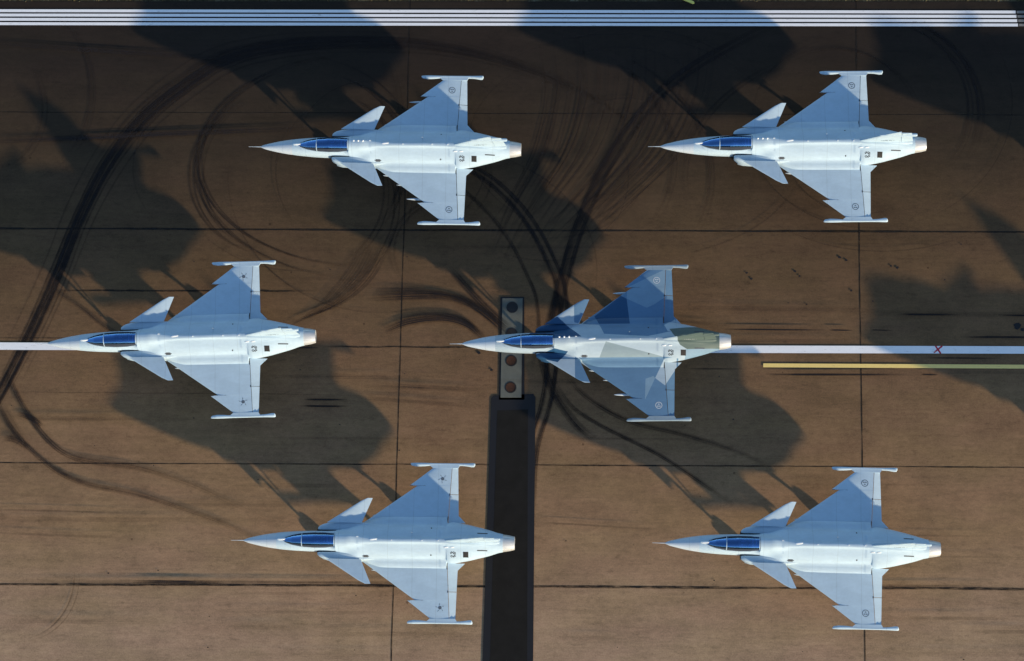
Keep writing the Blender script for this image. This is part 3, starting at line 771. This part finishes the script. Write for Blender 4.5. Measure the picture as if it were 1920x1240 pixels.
def make_jet(label, place, emblem='ring', camo=False, pylons=0, vents=True, flags=()):
    root = D.objects.new('fighter_jet', None); COL.objects.link(root)
    (px0, py0), (px1, py1) = place
    A = gp(px0, py0, zmap(2.03)); B = gp(px1, py1, zmap(1.97)); d = B-A
    L = math.hypot(d.x, d.y); sc_ = L/14.08
    yaw = math.atan2(d.y, d.x)
    root.location = (A.x, A.y, 0); root.rotation_euler = (0, 0, yaw)
    root.scale = (sc_, sc_, sc_)
    tag(root, label, 'fighter jet', 'fighter jets parked in three rows')
    P = 'camo' if camo else 'jet'
    nose = part('nose_cone', 'a', lambda: loft_body('nose', FUS, .60, 2.30), 'nose', root)
    part('pitot_tube', 'a', lambda: (lambda mb: (mb.tube((0, 0, 2.03), (.35, 0, 2.03), .008, .012), mb.tube((.35, 0, 2.03), (.66, 0, 2.022), .014, .024), mb)[-1])(MB()).mesh('pitot', True), 'nose', nose)
    fus = part('fuselage', 'a', lambda: loft_body('fuselage', FUS, 2.30, 13.5), P, root)
    can = part('canopy', 'a', lambda: build_glass(3.60, 5.225, 'canopy'), 'glass', root)
    part('windscreen', 'a', lambda: build_glass(2.62, 3.60, 'windscreen'), 'glass', root)
    part('canopy_frame', 'a', build_frame, P, root, multi=True)
    def dark_strip(s_):  # dark interior shade along the lower glass, built as a black band
        mb = MB(); rs = []
        for x in np.linspace(2.72, 5.2, 26):
            wd, zt, zs = canopy_sec(x); r = []
            for off in (.006, -.012):
                for a in ((0, .2, .42, .62) if off > 0 else (.62, .42, .2, 0)):
                    r.append((x, s_*(wd+off)*math.cos(a)**.9, zs+(zt-zs+off)*math.sin(a)**.8 if a else zs))
            rs.append(r)
        mb.rings(rs); return mb.mesh('dark_strip', True, 50)
    for s_ in (1, -1): part('canopy_shade_band', s_, lambda: dark_strip(s_), 'cock', can)
    part('nozzle', 'a', build_nozzle, 'nozzle', root)
    # cockpit under the glass
    def tub():
        mb = MB(); rs = []
        for x in np.linspace(2.66, 5.21, 14):
            wd, zt, zs = canopy_sec(x); z = max(fus_top(x, 0), zs)+.012
            wd = wd-.012
            rs.append([(x, -wd, z-.10), (x, -wd*.8, z), (x, wd*.8, z), (x, wd, z-.10)])
        mb.rings(rs); return mb.mesh('cockpit', True)
    ck = part('cockpit', 'a', tub, 'cock', root)
    part('instrument_hood', 'a', lambda: spindle((3.15, 0, 2.68), (3.9, 0, 2.76), .20, sz=.7).mesh('hood', True), 'cock', ck)
    def seat():
        mb = MB(); mb.box((4.62, 0, 2.80), (.10, .34, .38), Matrix.Rotation(math.radians(-16), 3, 'Y')); mb.box((4.40, 0, 2.72), (.40, .34, .10)); mb.box((4.80, 0, 2.93), (.16, .22, .16))
        for s_ in (-1, 1): mb.box((4.5, s_*.19, 2.78), (.5, .04, .10))
        return mb.mesh('ejection_seat')
    part('ejection_seat', 'a', seat, 'seat', ck)
    def belts():
        mb = MB()
        for s_ in (-1, 1):
            mb.box((4.48, s_*.08, 2.79), (.30, .035, .02)); mb.box((4.72, s_*.10, 3.0), (.10, .04, .03)); mb.box((4.98, s_*.16, 2.86), (.20, .03, .04)); mb.box((4.12, s_*.22, 2.78), (.10, .05, .04))
        mb.box((5.06, 0, 2.9), (.05, .4, .05)); mb.box((4.88, 0, 3.02), (.05, .3, .03))
        return mb.mesh('harness')
    part('harness_strap', 'a', belts, 'belt', ck, multi=True)
    part('sensor_fairing', 'a', lambda: spindle((2.34, .03, 2.50), (2.78, .03, 2.60), .055, sz=.8).mesh('probe', True), 'lamp', root)
    for s_ in (1, -1):
        it = part('air_intake', s_, lambda: build_intake(s_), P, root)
        part('intake_mouth', s_, lambda: build_mouth(s_), 'dark', it)
        part('splitter_gap', s_, lambda: (lambda mb: (mb.rings([[(x, s_*(.50+.03*t), z), (x, s_*(.565-.01*t), z)] + [(x, s_*(.565-.01*t), z-.5), (x, s_*(.50+.03*t), z-.5)] for t, x, z in ((0, 4.30, 2.24), (.5, 4.9, 2.26), (1, 5.35, 2.27))]), mb)[-1])(MB()).mesh('gap'), 'dark', it)
        part('canard', s_, lambda: build_canard(s_), P, root)
        wg = part('wing', s_, lambda: build_wing(s_), P, root)
        part('flap', s_, lambda: build_flap(s_, .99, 2.405, True), P, wg)
        part('elevon', s_, lambda: build_flap(s_, 2.43, 3.76, False), P, wg)
        part('wingtip_rail', s_, lambda: build_rail(s_), 'railcamo' if camo else P, wg)
        def gaps():
            mb = MB()
            for (x0, y0, x1, y1, t) in ((w_hg(1.0)-.035, 1.0, w_hg(1.0)+.015, 1.30, 0),):
                mb.add([(w_hg(1.02)-.05, s_*1.02, w_z(10.7, 1.02)+.012), (w_hg(1.02)+.01, s_*1.02, w_z(10.7, 1.02)+.012), (w_hg(1.3)+.01, s_*1.32, w_z(10.72, 1.32)+.008), (w_hg(1.3)-.02, s_*1.32, w_z(10.72, 1.32)+.008)], [(0, 1, 2, 3)])
            mb.add([(w_hg(2.4)-.03, s_*2.36, w_z(10.8, 2.4)+.006), (w_hg(2.4)+.02, s_*2.36, w_z(10.8, 2.4)+.006), (w_hg(2.4)+.02, s_*2.46, w_z(10.8, 2.4)+.006), (w_hg(2.4)-.03, s_*2.46, w_z(10.8, 2.4)+.006)], [(0, 1, 2, 3)])
            # dogtooth seam
            mb.add([(8.82, s_*2.845, w_z(8.9, 2.86)+.004), (9.6, s_*2.845, w_z(9.6, 2.86)+.004), (9.6, s_*2.855, w_z(9.6, 2.86)+.004), (8.82, s_*2.87, w_z(8.9, 2.86)+.004)], [(0, 1, 2, 3)])
            # actuator line
            return mb.mesh('hinge_gap')
        part('hinge_gap', s_, gaps, 'gap', wg, multi=True)
        part('emblem', (s_, emblem), lambda: (emblem_ring if emblem == 'ring' else emblem_star)(s_, 10.44, 3.2), 'lstencil' if camo else 'stencil', wg)
        pl = [(7.25, 1.36, .34, .07, 1.62)]
        if pylons and (s_ < 0 or True): pl += [(8.50, 2.60, .9, .07, 1.60)]
        if pylons and s_ < 0: pl += [(7.95, 1.86, .5, .06, 1.62)]
        for i, (x, y, ln, r, z) in enumerate(pl):
            def pyl():
                mb = spindle((x-.28, s_*y, z), (x+ln+1.2, s_*y, z-.03), r, sz=1.0)
                mb.box((x+.9, s_*y, z+.08), (1.1, .06, .16)); return mb.mesh('pylon', True, 40)
            part('pylon', (s_, i, round(x, 2)), pyl, 'nose', wg)
        if s_ < 0:
            part('side_scoop', s_, lambda: (lambda me: me)(patch_on_body(6.58, 6.92, s_*.70, s_*.80, 6, 3, .012, lambda i, j: not (i in (0, 5) and j in (0, 2)))), 'gap', fus)
            if vents:
                part('exhaust_vent', (s_, 0), lambda: patch_on_body(11.56, 11.82, s_*.50, s_*.76), 'dark', fus)
                part('exhaust_vent', (s_, 1), lambda: patch_on_body(10.93, 11.20, s_*.50, s_*.76, 8, 8, .006, lambda i, j: (i*5+j*3) % 7 > 2 and not (j in (3, 4) and i < 5)), 'dark', fus)
            else:
                part('vent_cover', s_, lambda: spindle((11.50, s_*.66, 2.30), (11.85, s_*.66, 2.26), .07).mesh('cover', True), 'lamp', fus)
        part('drain_hole', s_, lambda: patch_on_body(9.94, 10.0, s_*.64, s_*.70, 2, 2), 'dark', fus)
        part('rear_slot', s_, lambda: patch_on_body(12.25, 12.75, s_*.40, s_*.45, 6, 2), 'gap', fus)
        # main gear
        mg = part('main_gear', s_, lambda: (lambda mb: (mb.tube((9.1, s_*.75, 1.3), (9.3, s_*1.15, .35), .065), mb.tube((9.3, s_*1.02, .33), (9.3, s_*1.32, .33), .05), mb.tube((8.7, s_*.72, 1.3), (9.25, s_*1.1, .6), .035), mb)[-1])(MB()).mesh('gear', True), 'strut', root)
        part('wheel', ('m', s_), lambda: wheel((9.3, s_*1.2, .33), .33, .2, 'wheel'), 'tyre', mg)
        part('gear_door', s_, lambda: (lambda mb: (mb.box((9.1, s_*.98, 1.02), (.95, .03, .62), Matrix.Rotation(s_*math.radians(-18), 3, 'X')), mb)[-1])(MB()).mesh('door'), 'jet', mg)
    ng = part('nose_gear', 'a', lambda: (lambda mb: (mb.tube((4.75, 0, 1.4), (4.72, 0, .25), .055), mb.tube((4.72, -.2, .25), (4.72, .2, .25), .035), mb.tube((5.3, 0, 1.3), (4.76, 0, .6), .03), mb)[-1])(MB()).mesh('gear', True), 'strut', root)
    part('wheel', ('n', 1), lambda: wheel((4.72, .16, .25), .25, .12, 'wheel'), 'tyre', ng)
    part('wheel', ('n', -1), lambda: wheel((4.72, -.16, .25), .25, .12, 'wheel'), 'tyre', ng)
    part('gear_door', 'n', lambda: (lambda mb: (mb.box((4.45, .0, 1.02), (.03, .42, .5)), mb.box((5.2, .3, 1.05), (.9, .025, .36)), mb)[-1])(MB()).mesh('door'), 'jet', ng)
    # fin
    fin = part('fin', 'a', build_fin, P, root)
    part('rudder', 'a', build_rudder, P, fin)
    part('fin_pod', 'a', lambda: spindle((11.55, 0, 3.93), (13.42, 0, 3.93), .085, prof_=((0, .1), (.08, .55), (.2, .85), (.4, .9), (.8, 1), (.96, 1), (1, .7))).mesh('pod', True), P, fin)
    part('fin_root', 'a', lambda: spindle((11.0, 0, 2.72), (13.34, 0, 2.46), .17, prof_=((0, .1), (.12, .5), (.3, .9), (.6, 1), (.9, .8), (1, .5)), sz=1.0).mesh('fin_root', True), P, root)
    def lettering():
        mb = MB(); rr = random.Random(5); z = 3.15; th = .078
        for i in range(7):
            x = 11.75+i*.095
            for k in range(3):
                if rr.random() < .75: mb.box((x+rr.uniform(-.02, .02), -th-.006, z+(k-1)*.045), (.05, .004, .022))
            mb.box((x-.025, -th-.006, z), (.012, .004, .10))
        return mb.mesh('serial_marks')
    part('serial_mark', 'a', lettering, 'lstencil' if camo else 'stencil', fin, multi=True)
    # spine fittings
    part('spine_scoop', 'a', lambda: spindle((6.95, .02, 2.885), (7.32, .06, 2.885), .05, sz=.5).mesh('scoop', True), 'lamp', fus)
    def aerials():
        mb = MB()
        for x in (8.05, 9.55, 10.35): mb.box((x, .0, fus_top(x, 0)+.01), (.07, .05, .05))
        for x in (6.35,): mb.box((x, .16, fus_top(x, .16)+.01), (.10, .03, .05))
        mb.box((9.02, .40, fus_top(9.02, .4)+.10), (.05, .015, .2))
        return mb.mesh('aerials')
    part('aerial', 'a', aerials, 'lamp', fus, multi=True)
    def bumps():
        mb = MB()
        for x in (10.72, 11.02): mb.v, mb.f = mb.v, mb.f; s2 = spindle((x-.11, -.30, fus_top(x, .3)+.0), (x+.11, -.30, fus_top(x, .3)+.0), .035); mb.add(s2.v, s2.f)
        return mb.mesh('bumps', True)
    part('blister', 'a', bumps, 'lamp', fus, multi=True)
    if camo or 'lamps' in flags:
        def lamps():
            mb = MB()
            for x in (5.52, 5.76, 6.0): s2 = spindle((x-.045, .12, 3.04), (x+.045, .12, 3.04), .045); mb.add(s2.v, s2.f)
            return mb.mesh('lamps', True)
        part('spine_lamp', 'c', lamps, 'lamp', fus, multi=True)
    return root

make_jet('pale grey fighter jet with ringed emblems and pylons, left of the two nearest the lines', ((466, 275), (977, 280.5)), 'ring', False, 1, flags=('lamps',))
make_jet('pale grey fighter jet with ringed wing emblems and black vents at the upper right', ((1215, 275), (1736, 271)), 'ring', False, 0, flags=('lamps',))
make_jet('pale grey fighter jet with bladed wing emblems whose nose stands on the white centre line', ((88-22, 645), (592, 631)), 'star')
make_jet('fighter jet in blue and grey splinter camouflage with its tail on the white centre line', ((843, 645), (1370, 640)), 'ring', True, 1)
make_jet('pale grey fighter jet with bladed wing emblems, its tail over the dark asphalt patch', ((433, 1013), (965, 1019)), 'star')
make_jet('pale grey fighter jet with ringed wing emblems and no black vents, in the bottom right', ((1223, 1018), (1763, 1030)), 'ring', False, 0, False)
make_jet('grey fighter jet parked off the right edge behind the upper row', ((1928, 400), (2510, 400)), 'ring')
make_jet('grey fighter jet parked off the right edge beyond the yellow line', ((1928, 915), (2535, 921)), 'ring')
